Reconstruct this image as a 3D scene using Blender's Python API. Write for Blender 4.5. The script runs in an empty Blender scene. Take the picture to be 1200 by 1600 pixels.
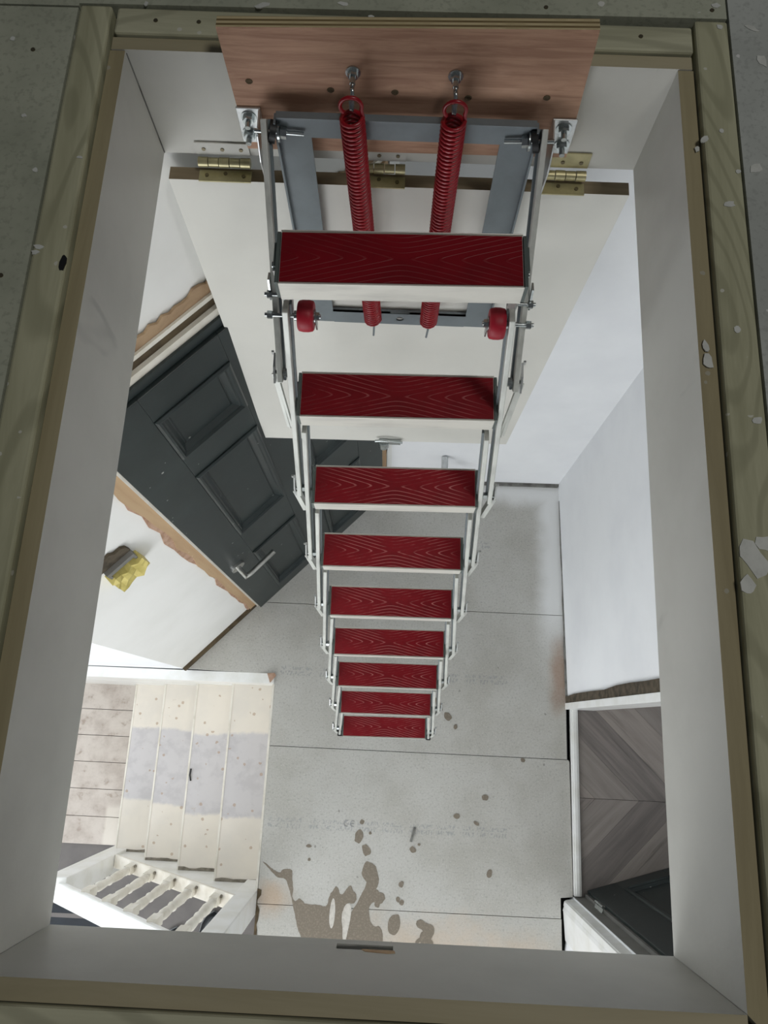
import bpy, bmesh, math, random
from mathutils import Vector, Matrix, Euler
random.seed(7)
SC = bpy.context.scene
COL = SC.collection
PI = math.pi

# ------------------------------------------------------------------ camera, world, lights, exposure
cam_d = bpy.data.cameras.new('camera')
cam = bpy.data.objects.new('camera', cam_d); COL.objects.link(cam)
cam.location = (.0192, -.3137, 3.3113)
cam.rotation_euler = (.27352, .0007, .0455)
cam_d.sensor_width = 36.0
cam_d.lens = 1183.17 * 36.0 / 1600.0
cam_d.clip_start = .02
SC.camera = cam

world = bpy.data.worlds.new('world'); SC.world = world
world.use_nodes = True
world.node_tree.nodes['Background'].inputs[0].default_value = (.86, .9, 1, 1)
world.node_tree.nodes['Background'].inputs[1].default_value = .05

def area(name, loc, target, sx, sy, power, color):
    d = bpy.data.lights.new(name, 'AREA'); d.shape = 'RECTANGLE'; d.size = sx; d.size_y = sy
    d.energy = power; d.color = color
    o = bpy.data.objects.new(name, d); COL.objects.link(o)
    o.location = loc
    o.rotation_euler = (Vector(target) - Vector(loc)).to_track_quat('-Z', 'Y').to_euler()
    return o
area('window_daylight_front', (-1.15, -2.72, .95), (-.1, 0, .8), 2.0, 1.9, 60, (.95, .97, 1))
area('window_daylight_left', (-3.32, -.9, .6), (0, -.7, .4), 1.3, 1.5, 34, (.9, .95, 1))
area('room_fill_light', (2.3, -.7, 1.5), (1.0, -.5, 0), 1.0, 1.2, 9, (.95, .97, 1))  # added lamp to light the right-hand room; its walls have no window
area('roof_window_daylight', (1.2, -.35, 5.6), (.1, .05, 2.4), .6, .6, 24, (1, .98, .93))

SC.view_settings.view_transform = 'Standard'
SC.view_settings.look = 'None'
SC.view_settings.gamma = 1
SC.view_settings.use_curve_mapping = False
SC.view_settings.exposure = 0
SC.cycles.use_denoising = True
SC.cycles.max_bounces = 10
SC.cycles.diffuse_bounces = 7

# ------------------------------------------------------------------ materials
def lin(c):
    return tuple(((v / 255) / 12.92 if v / 255 <= .04045 else ((v / 255 + .055) / 1.055) ** 2.4) for v in c) + (1,)

class G:
    """small wrapper that builds a node graph"""
    def __init__(s, name, rough=.6, metal=0, spec=.5):
        s.m = bpy.data.materials.new(name); s.m.use_nodes = True
        s.t = s.m.node_tree; s.b = s.t.nodes['Principled BSDF']
        s.b.inputs['Roughness'].default_value = rough
        s.b.inputs['Metallic'].default_value = metal
        s.b.inputs['Specular IOR Level'].default_value = spec
        s.tc = s.t.nodes.new('ShaderNodeTexCoord')
        s.co = s.tc.outputs['Object']
        s.col = None
    def n(s, kind, **kw):
        q = s.t.nodes.new(kind)
        for k, v in kw.items(): setattr(q, k, v)
        return q
    def link(s, a, b): s.t.links.new(a, b)
    def val(s, sock, v):
        if isinstance(v, (int, float)): sock.default_value = v
        else: s.link(v, sock)
    def math(s, op, a, b=0, c=None):
        q = s.n('ShaderNodeMath', operation=op)
        s.val(q.inputs[0], a); s.val(q.inputs[1], b)
        if c is not None: s.val(q.inputs[2], c)
        return q.outputs[0]
    def map(s, scale=(1, 1, 1), rot=(0, 0, 0), loc=(0, 0, 0), src=None):
        q = s.n('ShaderNodeMapping'); q.inputs['Scale'].default_value = scale
        q.inputs['Rotation'].default_value = rot; q.inputs['Location'].default_value = loc
        s.link(src or s.co, q.inputs['Vector']); return q.outputs[0]
    def noise(s, scale, detail=4, rough=.6, src=None, dist=0):
        q = s.n('ShaderNodeTexNoise'); q.inputs['Scale'].default_value = scale
        q.inputs['Detail'].default_value = detail; q.inputs['Roughness'].default_value = rough
        q.inputs['Distortion'].default_value = dist
        s.link(src or s.co, q.inputs['Vector']); return q.outputs[0]
    def ramp(s, f, lo, hi):
        q = s.n('ShaderNodeMapRange', interpolation_type='SMOOTHSTEP')
        q.inputs['From Min'].default_value = lo; q.inputs['From Max'].default_value = hi
        s.link(f, q.inputs['Value']); return q.outputs[0]
    def base(s, c): s.col = lin(c)
    def mix(s, f, c, amount=1.0):
        q = s.n('ShaderNodeMix', data_type='RGBA')
        if amount != 1.0: f = s.math('MULTIPLY', f, amount)
        s.val(q.inputs['Factor'], f)
        if isinstance(s.col, tuple): q.inputs['A'].default_value = s.col
        else: s.link(s.col, q.inputs['A'])
        q.inputs['B'].default_value = lin(c)
        s.col = q.outputs['Result']
    def bump(s, h, strength=.3, dist=.002):
        q = s.n('ShaderNodeBump'); q.inputs['Strength'].default_value = strength
        q.inputs['Distance'].default_value = dist
        s.link(h, q.inputs['Height']); s.link(q.outputs[0], s.b.inputs['Normal'])
    def xyz(s):
        q = s.n('ShaderNodeSeparateXYZ'); s.link(s.co, q.inputs[0]); return q.outputs
    def done(s):
        if isinstance(s.col, tuple): s.b.inputs['Base Color'].default_value = s.col
        else: s.link(s.col, s.b.inputs['Base Color'])
        return s.m

def paint(name, c, c2, scale=6, rough=.55, bump=.12, spec=.35, marks=None):
    g = G(name, rough, 0, spec); g.base(c)
    g.mix(g.ramp(g.noise(scale, 5), .35, .75), c2)
    if marks:
        g.mix(g.ramp(g.noise(9, 3, .5, g.map((1, 1, .35)), 1.5), .70, .76), marks, .45)
    g.bump(g.noise(120, 3), bump, .001)
    return g.done()

def metal(name, c, rough=.35, met=.85, streak=None):
    g = G(name, rough, met); g.base(c)
    f = g.noise(40, 4, .6, g.map(streak) if streak else None)
    g.mix(g.ramp(f, .35, .8), tuple(int(v * .86) for v in c))
    g.bump(g.noise(200, 2), .05, .0005)
    return g.done()

def wood(name, c, c2, along='y', scale=18, rough=.65, speck=None, rings=True, dark=None):
    g = G(name, rough, 0, .3); g.base(c)
    st = {'x': (.08, 1, 1), 'y': (1, .08, 1), 'z': (1, 1, .08)}[along]
    f = g.noise(scale, 6, .65, g.map(st), .6)
    g.mix(g.ramp(f, .3, .75), c2)
    if rings:
        st2 = tuple(v if v == 1 else .25 for v in st)
        f2 = g.noise(5, 2, .4, g.map(st2), .4)
        ring = g.math('SINE', g.math('MULTIPLY', f2, 120))
        g.mix(g.ramp(ring, .2, 1), tuple(int(v * .92) for v in c2), .5)
    if dark: g.mix(g.ramp(g.noise(3.5, 4), .55, .75), dark, .6)
    if speck:
        v = g.n('ShaderNodeTexVoronoi'); v.inputs['Scale'].default_value = 42; g.link(g.co, v.inputs['Vector'])
        sel = g.math('GREATER_THAN', g.noise(26, 1), .56)
        g.mix(g.math('MULTIPLY', g.math('LESS_THAN', g.math('ADD', v.outputs['Distance'], g.math('MULTIPLY', g.math('SUBTRACT', g.noise(95, 3), .5), .17)), .12), sel), speck, .7)
        g.mix(g.ramp(g.noise(7, 6, .7, None, 1), .70, .74), speck, .55)
    g.bump(f, .15, .001)
    return g.done()

M = {}
M['wall'] = paint('white_wall_paint', (236, 236, 233), (228, 228, 224), 3)
M['wall_cool'] = paint('white_wall_paint_cool_lit', (238, 240, 242), (230, 232, 235), 3)  # same white paint with the bluish window light tinted into its colour
M['ceiling'] = paint('ceiling_paint', (228, 227, 222), (220, 219, 214), 4)
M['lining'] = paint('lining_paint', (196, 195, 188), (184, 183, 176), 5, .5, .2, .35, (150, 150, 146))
M['flap'] = paint('flap_paint', (214, 213, 206), (205, 204, 197), 3, .5, .08, .35, (188, 187, 181))
M['gloss'] = paint('white_gloss', (236, 237, 236), (222, 222, 216), 9, .3, .1, .5)
M['gloss_old'] = paint('old_white_gloss', (228, 224, 214), (206, 200, 186), 14, .35, .3, .5)
M['alu'] = metal('aluminium', (224, 222, 214), .42, .45, (.2, 1, 1))
M['alu_bar'] = metal('aluminium_bar', (206, 208, 202), .45, .3, (1, 1, .2))
M['zinc'] = metal('zinc_plate', (205, 208, 208), .3, .8)
M['bolt'] = metal('bright_zinc_bolt', (190, 196, 196), .25, .95)
M['steel_grey'] = paint('grey_powder_coat', (112, 121, 125), (104, 112, 116), 30, .4, .05, .5)
M['cap'] = paint('grey_green_plastic', (92, 102, 98), (82, 92, 89), 30, .5, .05, .5)
M['black'] = paint('black_plastic', (18, 20, 21), (26, 28, 28), 20, .5, .05, .5)
M['dark_void'] = paint('dark_cavity', (24, 25, 24), (36, 34, 30), 15, .9, .1, .1)
M['spring'] = paint('red_spring_coat', (150, 8, 26), (128, 6, 22), 60, .32, .05, .6)
M['roller'] = paint('red_roller_rubber', (168, 22, 44), (140, 14, 34), 25, .5, .1, .4)
M['brass'] = metal('brass_hinge', (184, 176, 138), .4, .6)
M['screw'] = metal('screw_head', (120, 112, 92), .4, .8)
M['lever'] = metal('satin_chrome', (196, 196, 192), .28, .95)
M['trimmer'] = wood('treated_timber', (188, 187, 158), (150, 149, 121), 'y', 20, .75, (206, 206, 196))
M['trimmer_x'] = wood('treated_timber_across', (196, 195, 168), (160, 159, 134), 'x', 20, .75, (206, 206, 196))
M['edge'] = wood('raw_lining_edge', (170, 160, 128), (146, 136, 106), 'y', 22, .75, (168, 166, 154), False)
M['edge_x'] = wood('raw_lining_edge_across', (176, 167, 140), (152, 144, 116), 'x', 22, .75, None, False)
M['oak_edge'] = wood('flap_raw_edge', (150, 136, 112), (120, 106, 84), 'x', 24, .7, None, False)
M['raw_wood'] = wood('stripped_softwood', (190, 162, 128), (166, 134, 102), 'z', 16, .75, (214, 196, 172), False)
M['raw_wood_x'] = wood('stripped_softwood_head', (172, 146, 116), (138, 112, 88), 'x', 16, .75, (204, 192, 170), False)
M['plaster'] = paint('broken_plaster', (190, 160, 140), (150, 118, 96), 40, .95, .8, .1)
M['brown_gap'] = paint('old_dark_timber', (96, 84, 66), (66, 58, 48), 22, .95, .4, .1)
M['rubble'] = paint('exposed_rubble', (92, 84, 72), (60, 56, 50), 38, .95, .9, .1)
M['tape'] = paint('yellow_masking_tape', (204, 190, 116), (180, 166, 92), 30, .6, .3, .3)
M['grime'] = paint('grey_grime', (140, 134, 122), (96, 90, 80), 30, .9, .3, .1)
M['grey_floor'] = paint('grey_lower_floor', (112, 108, 106), (98, 95, 94), 6, .6, .15, .4)
M['navy'] = paint('dark_navy_mat', (40, 46, 54), (24, 28, 34), 5, .5, .2, .4)
M['shoe'] = paint('black_shoe_leather', (22, 26, 30), (34, 40, 44), 12, .35, .15, .6)
M['piping'] = paint('pale_piping', (150, 154, 156), (120, 124, 126), 12, .5, .1, .4)
M['print'] = paint('faint_print_ink', (158, 160, 164), (172, 173, 175), 60, .8, .05, .1)
M['drip'] = paint('dried_white_paint', (206, 208, 202), (188, 190, 184), 60, .6, .2, .3)
M['gap_grey'] = paint('grey_wall_base', (128, 128, 124), (88, 86, 82), 26, .9, .3, .1)
M['grey_jamb'] = paint('grey_door_lining', (122, 121, 117), (108, 107, 102), 12, .6, .15, .3)

def m_green():
    g = G('dark_green_door_paint', .38, 0, .5); g.base((31, 40, 40))
    g.mix(g.ramp(g.noise(7, 5), .4, .75), (40, 50, 50))
    v = g.n('ShaderNodeTexVoronoi'); v.inputs['Scale'].default_value = 30; g.link(g.co, v.inputs['Vector'])
    sel = g.math('GREATER_THAN', g.noise(17, 1), .58)
    g.mix(g.math('MULTIPLY', g.math('LESS_THAN', g.math('ADD', v.outputs['Distance'], g.math('MULTIPLY', g.math('SUBTRACT', g.noise(95, 3), .5), .17)), .10), sel), (176, 178, 172), .6)
    g.mix(g.ramp(g.noise(14, 6, .7, g.map((1, 1, .2)), 2), .72, .76), (110, 118, 116), .35)
    g.bump(g.noise(60, 4), .15, .001)
    return g.done()
M['green'] = m_green()

def m_tread_red(name, wear):
    g = G(name, .45, 0, .3)
    x, y, z = g.xyz()
    wob = g.math('MULTIPLY', g.math('SUBTRACT', g.noise(9, 1, .4), .5), .005)
    ax = g.math('SQRT', g.math('ADD', g.math('MULTIPLY', x, x), .00018))
    ay = g.math('SQRT', g.math('ADD', g.math('MULTIPLY', y, y), .00001))
    f = g.math('ADD', g.math('SUBTRACT', g.math('MULTIPLY', ax, .26), ay), wob)
    w = g.math('SINE', g.math('MULTIPLY', f, 2 * PI / .0066))
    line = g.ramp(w, .80, 1.0)
    worn = g.ramp(g.noise(14, 4, .6, g.map((1, 1.6, 1))), .40, .58)
    fade = g.ramp(g.math('ABSOLUTE', x), .138, .09)
    g.base((132, 3, 21))
    g.mix(g.ramp(g.noise(9, 4), .35, .7), (114, 2, 17))
    g.mix(g.math('MULTIPLY', line, g.math('MULTIPLY', worn, fade)), (208, 132, 130), .7 * wear)
    sc = g.ramp(g.noise(11, 6, .7, g.map((1, .5, 1), (0, 0, .5)), 2.5), .73, .77)
    g.mix(sc, (214, 140, 136), .5 * wear)
    g.bump(line, .35, .0012)
    return g.done()
M['red'] = m_tread_red('red_woodgrain_rubber', 1.0)
M['red_clean'] = m_tread_red('red_woodgrain_rubber_unworn', .12)
M['red_half'] = m_tread_red('red_woodgrain_rubber_little_worn', .5)

def m_ply():
    g = G('plywood_face', .62, 0, .3); g.base((182, 145, 120))
    f = g.noise(75, 6, .7, g.map((.10, 1, 1)), .8)
    g.mix(g.ramp(f, .38, .68), (160, 122, 100))
    g.mix(g.ramp(g.noise(190, 3, .5, g.map((.05, 1, 1))), .52, .72), (138, 100, 80), .55)
    g.mix(g.ramp(g.noise(9, 4, .5, g.map((.35, 1, 1)), 2), .52, .7), (200, 164, 140), .45)
    g.bump(f, .12, .001); return g.done()
M['ply'] = m_ply()
def m_plyedge():
    g = G('plywood_layered_edge', .75, 0, .2); g.base((196, 180, 142))
    y = g.xyz()[1]
    w = g.math('SINE', g.math('MULTIPLY', y, 2 * PI / .0062))
    g.mix(g.ramp(w, -.2, .5), (112, 96, 66)); g.mix(g.ramp(g.noise(30, 4), .4, .7), (150, 134, 98), .4)
    return g.done()
M['ply_edge'] = m_plyedge()

def m_chip(name, a, b, spk):
    g = G(name, .85, 0, .2); g.base(a)
    g.mix(g.ramp(g.noise(6, 5), .35, .7), b)
    g.mix(g.ramp(g.noise(160, 2), .5, .7), tuple(int(v * .8) for v in a), .5)
    v = g.n('ShaderNodeTexVoronoi'); v.inputs['Scale'].default_value = 34; g.link(g.co, v.inputs['Vector'])
    sel = g.math('GREATER_THAN', g.noise(19, 1), .56)
    g.mix(g.math('MULTIPLY', g.math('LESS_THAN', g.math('ADD', v.outputs['Distance'], g.math('MULTIPLY', g.math('SUBTRACT', g.noise(95, 3), .5), .17)), .13), sel), spk, .8)
    g.bump(g.noise(150, 3), .25, .001); return g.done()
M['chip'] = m_chip('loft_chipboard', (176, 179, 161), (154, 158, 141), (214, 214, 208))
M['chip_r'] = m_chip('loft_chipboard_grey', (180, 184, 179), (162, 166, 161), (218, 218, 216))

def m_floor():
    g = G('hall_floor_board', .8, 0, .25); g.base((190, 189, 184))
    g.mix(g.ramp(g.noise(3.2, 5), .35, .7), (176, 174, 167))
    g.mix(g.ramp(g.noise(120, 3), .5, .72), (150, 149, 144), .55)
    g.mix(g.ramp(g.noise(200, 2), .56, .72), (216, 216, 212), .5)
    x, y, z = g.xyz()
    # rows of faint factory print
    for y0, xa, xb in ((.48, .22, .46), (-.11, -.45, .56), (-.717, -.45, .56)):
        band = g.math('LESS_THAN', g.math('ABSOLUTE', g.math('SUBTRACT', y, y0)), .019)
        gapl = g.math('GREATER_THAN', g.math('ABSOLUTE', g.math('SUBTRACT', y, y0 + .001)), .0025)
        inx = g.math('MULTIPLY', g.math('GREATER_THAN', x, xa), g.math('LESS_THAN', x, xb))
        ch = g.math('GREATER_THAN', g.noise(1, 1, .5, g.map((150, 75, 1))), .53)
        word = g.math('GREATER_THAN', g.noise(1, 1, .5, g.map((19, .01, 1))), .44)
        f = g.math('MULTIPLY', g.math('MULTIPLY', g.math('MULTIPLY', band, gapl), inx), g.math('MULTIPLY', ch, word))
        g.mix(f, (130, 133, 140), .38)
    # white paint overspray that was rolled on along the back and right walls
    wob = g.math('MULTIPLY', g.math('SUBTRACT', g.noise(5, 3), .5), .09)
    d = g.math('MAXIMUM', g.math('SUBTRACT', x, .775), g.math('SUBTRACT', y, .77))
    dr = g.ramp(g.math('ADD', d, wob), -.135, -.045)
    lim = g.math('MULTIPLY', g.ramp(y, -.05, .25), g.ramp(x, .25, .5))
    g.mix(g.math('MULTIPLY', dr, lim), (232, 233, 233), .92)
    # brown dust by the door jamb, dust by the stair newel and towards the front
    for cx, cy, rx, ry, c, am in ((.76, -.08, .07, .22, (150, 112, 84), .6), (-.40, -1.0, .10, .09, (182, 152, 120), .55), (.3, -1.25, .7, .28, (204, 182, 158), .6)):
        dx = g.math('DIVIDE', g.math('SUBTRACT', x, cx), rx); dy = g.math('DIVIDE', g.math('SUBTRACT', y, cy), ry)
        r = g.math('SQRT', g.math('ADD', g.math('MULTIPLY', dx, dx), g.math('MULTIPLY', dy, dy)))
        r = g.math('ADD', r, g.math('MULTIPLY', g.math('SUBTRACT', g.noise(12, 4), .5), .8))
        g.mix(g.ramp(r, 1.0, .2), c, am)
    v = g.n('ShaderNodeTexVoronoi'); v.inputs['Scale'].default_value = 13; g.link(g.co, v.inputs['Vector'])
    sel = g.math('GREATER_THAN', g.noise(8, 1), .56)
    g.mix(g.math('MULTIPLY', g.math('LESS_THAN', g.math('ADD', v.outputs['Distance'], g.math('MULTIPLY', g.math('SUBTRACT', g.noise(95, 3), .5), .17)), .055), sel), (120, 118, 112), .6)
    g.bump(g.noise(140, 3), .2, .001)
    return g.done()
M['floor'] = m_floor()

def m_wet():
    g = G('water_stain', .55, 0, .4); g.base((122, 113, 100))
    g.mix(g.ramp(g.noise(130, 3), .45, .7), (138, 128, 114)); return g.done()
M['wet'] = m_wet()
def m_paintmark():
    g = G('dry_pale_patch', .8, 0, .2); g.base((206, 202, 194)); g.mix(g.ramp(g.noise(60, 3), .4, .7), (188, 184, 176)); return g.done()
M['pale'] = m_paintmark()

def m_tread_stair():
    g = G('stair_tread_boards', .6, 0, .35)
    x, y, z = g.xyz()
    j = g.math('MULTIPLY', g.math('SUBTRACT', g.noise(1, 0, .5, g.map((3, .01, .01))), .5), .06)
    n = g.math('MULTIPLY', g.math('SUBTRACT', g.noise(40, 3), .5), .022)
    yy = g.math('ADD', g.math('ADD', y, j), n)
    g.base((224, 217, 206))
    g.mix(g.ramp(g.noise(6, 4), .35, .7), (216, 210, 201))
    inband = g.math('MULTIPLY', g.ramp(yy, -.745, -.725), g.ramp(yy, -.375, -.395))
    g.mix(inband, (198, 195, 196))
    g.mix(g.math('MULTIPLY', inband, g.ramp(g.noise(16, 5), .45, .65)), (182, 179, 181), .6)
    v = g.n('ShaderNodeTexVoronoi'); v.inputs['Scale'].default_value = 24; g.link(g.co, v.inputs['Vector'])
    sel = g.math('GREATER_THAN', g.noise(14, 1), .50)
    g.mix(g.math('MULTIPLY', g.math('LESS_THAN', g.math('ADD', v.outputs['Distance'], g.math('MULTIPLY', g.math('SUBTRACT', g.noise(95, 3), .5), .17)), .17), sel), (170, 142, 116), .6)
    g.mix(g.ramp(g.noise(13, 6, .7), .66, .72), (178, 156, 134), .5)
    g.bump(g.noise(60, 3), .12, .001)
    return g.done()
M['stair'] = m_tread_stair()
def m_plank_old():
    g = G('old_floor_planks', .7, 0, .3); g.base((196, 188, 180))
    g.mix(g.ramp(g.noise(9, 6, .65), .35, .7), (174, 164, 156)); g.mix(g.ramp(g.noise(18, 6, .7), .56, .7), (150, 136, 124), .7)
    x, y, z = g.xyz()
    g.mix(g.math('MULTIPLY', g.ramp(y, -.78, -.82), g.ramp(x, -1.45, -1.43)), (216, 210, 200), .7)
    g.bump(g.noise(50, 3), .15, .001); return g.done()
M['old_plank'] = m_plank_old()
def m_chev(name, rot, a, b):
    g = G(name, .5, 0, .4); g.base(a)
    f = g.noise(26, 6, .65, g.map((1, .07, 1), (0, 0, 0), (0, 0, 0), g.map((1, 1, 1), (0, 0, rot))), .6)
    g.mix(g.ramp(f, .3, .72), b); g.mix(g.ramp(g.noise(60, 4, .6, g.map((1, .05, 1), (0, 0, 0), (0, 0, 0), g.map((1, 1, 1), (0, 0, rot)))), .55, .75), (84, 80, 78), .6)
    return g.done()
CHEV = []
for i, (a, b) in enumerate((((148, 141, 136), (126, 119, 115)), ((136, 129, 125), (112, 106, 103)), ((158, 150, 144), (138, 130, 125)))):
    CHEV.append((m_chev('chevron_plank_%d_a' % i, PI / 4, a, b), m_chev('chevron_plank_%d_b' % i, -PI / 4, a, b)))

# ------------------------------------------------------------------ mesh helpers
# The hatch, the loft floor and the ladder are scaled about the camera position by the factor below;
# this takes the hatch centre from HD to HC.
CAM_SCALE = .853
HD, HC = Vector((0, 0, 2.284)), Vector((.0028, -.0461, 2.435))
RESCALE = False
def place(p): return HC + (Vector(p) - HD) * CAM_SCALE if RESCALE else Vector(p)  # while the flag is on, points shrink towards the camera position

class MB:
    def __init__(s): s.bm = bmesh.new(); s.mi = 0
    def _m(s, faces):
        for f in faces: f.material_index = s.mi
    def hexa(s, p):      # 8 points: bottom ring 0-3, top ring 4-7
        v = [s.bm.verts.new(q) for q in p]
        s._m([s.bm.faces.new([v[i] for i in f]) for f in ((3, 2, 1, 0), (4, 5, 6, 7), (0, 1, 5, 4), (1, 2, 6, 5), (2, 3, 7, 6), (3, 0, 4, 7))])
        return s
    def box(s, x0, x1, y0, y1, z0, z1):
        return s.hexa([(x0, y0, z0), (x1, y0, z0), (x1, y1, z0), (x0, y1, z0), (x0, y0, z1), (x1, y0, z1), (x1, y1, z1), (x0, y1, z1)])
    def prism(s, poly, z0, z1):
        a = [s.bm.verts.new((x, y, z0)) for x, y in poly]; b = [s.bm.verts.new((x, y, z1)) for x, y in poly]
        fs = [s.bm.faces.new(a[::-1]), s.bm.faces.new(b)]; n = len(poly)
        for i in range(n): fs.append(s.bm.faces.new((a[i], a[(i + 1) % n], b[(i + 1) % n], b[i])))
        s._m(fs); return s
    def extr(s, pts, vec):  # 3-D polygon pushed along vec
        vec = Vector(vec)
        a = [s.bm.verts.new(Vector(p)) for p in pts]; b = [s.bm.verts.new(Vector(p) + vec) for p in pts]
        fs = [s.bm.faces.new(a[::-1]), s.bm.faces.new(b)]; n = len(pts)
        for i in range(n): fs.append(s.bm.faces.new((a[i], a[(i + 1) % n], b[(i + 1) % n], b[i])))
        s._m(fs); return s
    def bar(s, a, b, wx, wd, up=(1, 0, 0)):   # rectangular bar from a to b; wx along 'up', wd across
        a, b = Vector(a), Vector(b); d = (b - a).normalized(); u = Vector(up); u = (u - d * u.dot(d)).normalized(); w = d.cross(u)
        c = [(-1, -1), (1, -1), (1, 1), (-1, 1)]
        return s.hexa([a + u * wx / 2 * i + w * wd / 2 * j for i, j in c] + [b + u * wx / 2 * i + w * wd / 2 * j for i, j in c])
    def tube(s, pts, r, seg=8, cap=True):
        pts = [Vector(p) for p in pts]; n = len(pts)
        rr = r if isinstance(r, (list, tuple)) else [r] * n
        rings = []; pu = None
        for i, p in enumerate(pts):
            d = (pts[min(i + 1, n - 1)] - pts[max(i - 1, 0)]).normalized()
            if pu is None:
                pu = d.orthogonal().normalized()
            pu = (pu - d * pu.dot(d)).normalized(); w = d.cross(pu)
            rings.append([s.bm.verts.new(p + (pu * math.cos(2 * PI * k / seg) + w * math.sin(2 * PI * k / seg)) * rr[i]) for k in range(seg)])
        fs = []
        for i in range(n - 1):
            for k in range(seg):
                f = s.bm.faces.new((rings[i][k], rings[i][(k + 1) % seg], rings[i + 1][(k + 1) % seg], rings[i + 1][k])); f.smooth = seg > 6; fs.append(f)
        if cap:
            ends = [s.bm.faces.new(rings[0][::-1]), s.bm.faces.new(rings[-1])]; fs += ends
            for f in ends:
                for e in f.edges: e.smooth = False
        s._m(fs); return s
    def cyl(s, a, b, r, seg=12): return s.tube([a, b], r, seg)
    def build(s, name, mats, parent=None, bevel=0, local=False):
        if RESCALE:
            for v in s.bm.verts: v.co = v.co * CAM_SCALE if local else place(v.co)
        bmesh.ops.recalc_face_normals(s.bm, faces=s.bm.faces)
        me = bpy.data.meshes.new(name); s.bm.to_mesh(me); s.bm.free()
        for m in (mats if isinstance(mats, (list, tuple)) else [mats]): me.materials.append(m)
        o = bpy.data.objects.new(name, me); COL.objects.link(o)
        if bevel:
            md = o.modifiers.new('bevel', 'BEVEL'); md.width = bevel; md.segments = 2; md.limit_method = 'ANGLE'; md.angle_limit = .6
        if parent: attach(o, parent)
        return o

WM = {}
def wmat(o):
    m = o.matrix_basis.copy()
    if o.parent: m = wmat(o.parent) @ o.matrix_parent_inverse @ m
    return m
def attach(o, p):     # keeps the child where it stands
    o.parent = p; o.matrix_parent_inverse = wmat(p).inverted()
def tag(o, label=None, cat=None, group=None, kind=None):
    if label: o['label'] = label
    if cat: o['category'] = cat
    if group: o['group'] = group
    if kind: o['kind'] = kind
    return o
def root(name, loc, label, cat, group=None, kind=None):
    o = bpy.data.objects.new(name, None); COL.objects.link(o); o.location = place(loc); o.empty_display_size = .1
    return tag(o, label, cat, group, kind)
def dup(o, parent, loc=None):
    c = o.copy(); COL.objects.link(c)
    if loc is not None: c.location = loc
    c.parent = None
    if parent: attach(c, parent)
    for ch in [q for q in COL.objects if q.parent == o]:
        d = ch.copy(); COL.objects.link(d); d.parent = c; d.matrix_parent_inverse = ch.matrix_parent_inverse.copy()
    return c
def part(o, label): o['label'] = label; return o
def jag(a, b, n, amp, rnd=random):
    out = []
    for i in range(n + 1):
        t = i / n; out.append((a[0] + (b[0] - a[0]) * t, a[1] + (b[1] - a[1]) * t + rnd.uniform(-amp, amp)))
    return out

# ------------------------------------------------------------------ setting: hall
ZC = 2.435          # ceiling height of the hall
A = Vector((-.85, -.123)); B = Vector((-.145, .618)); T2 = (B - A).normalized(); N2 = Vector((T2.y, -T2.x))
def D(s, n, z):  # point on the diagonal wall: s along, n towards the hall, z up
    p = A + T2 * s + N2 * n; return (p.x, p.y, z)
def dpoly(s0, s1, n0, n1): return [D(s0, n0, 0)[:2], D(s1, n0, 0)[:2], D(s1, n1, 0)[:2], D(s0, n1, 0)[:2]]

# hall floor, laid in boards
floor = MB().prism([(-.84, -.118), (-.46, -.122), (-.455, -1.6), (.79, -1.6), (.79, .78), (-.03, .78)], -.06, -.022).build('floor', M['dark_void'])
tag(floor, 'grey board floor of the hall below the ladder, wet and stained at the front', 'floor', kind='structure')
g = .0012
boards = [
    [(-.60, .1793 + g), (.781, .1793 + g), (.768, .772), (-.022, .772)],
    [(-.84, -.121), (-.463, -.128), (-.461, -.4207 + g), (.7835, -.4207 + g), (.783, -.17), (.782, .1793 - g), (-.58, .1793 - g)],
    [(-.461, -.4207 - g), (-.455, -1.0207 + g), (.748, -1.0207 + g), (.748, -.945), (.797, -.94), (.7935, -.43), (.789, -.4207 - g)],
    [(-.455, -1.0207 - g), (-.45, -1.6), (.75, -1.6), (.75, -1.0207 - g)],
]
for p in boards: MB().prism(p, -.02, 0).build('floor_board', M['floor'], floor)
nose = MB().box(-.4665, -.4575, -.99, -.17, -.024, .001).build('landing_nosing', M['gloss_old'], floor)
part(nose, 'worn white painted edge along the top of the stairs')

BZ = 0
def soften(pts, jit):
    for r in range(2):
        q = []
        for i in range(len(pts)):
            a, b = pts[i], pts[(i + 1) % len(pts)]
            q += [(a[0] * .75 + b[0] * .25, a[1] * .75 + b[1] * .25), (a[0] * .25 + b[0] * .75, a[1] * .25 + b[1] * .75)]
        pts = q
    return [(x + random.uniform(-jit, jit), y + random.uniform(-jit, jit)) for x, y in pts]
def blob(name, pts, mat, z=.0006, lab=None):
    global BZ; BZ += .00003
    z += BZ; b = MB().prism(soften(pts, .0012 if len(pts) > 11 else .0004), z - .0005, z).build(name, mat, floor)
    if lab: part(b, lab)
    return b
def oval(cx, cy, rx, ry, n=11, amp=.22, rot=0):
    out = []
    for i in range(n):
        a = 2 * PI * i / n; r = 1 + random.uniform(-amp, amp)
        x, y = math.cos(a) * rx * r, math.sin(a) * ry * r
        out.append((cx + x * math.cos(rot) - y * math.sin(rot), cy + x * math.sin(rot) + y * math.cos(rot)))
    return out
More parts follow.
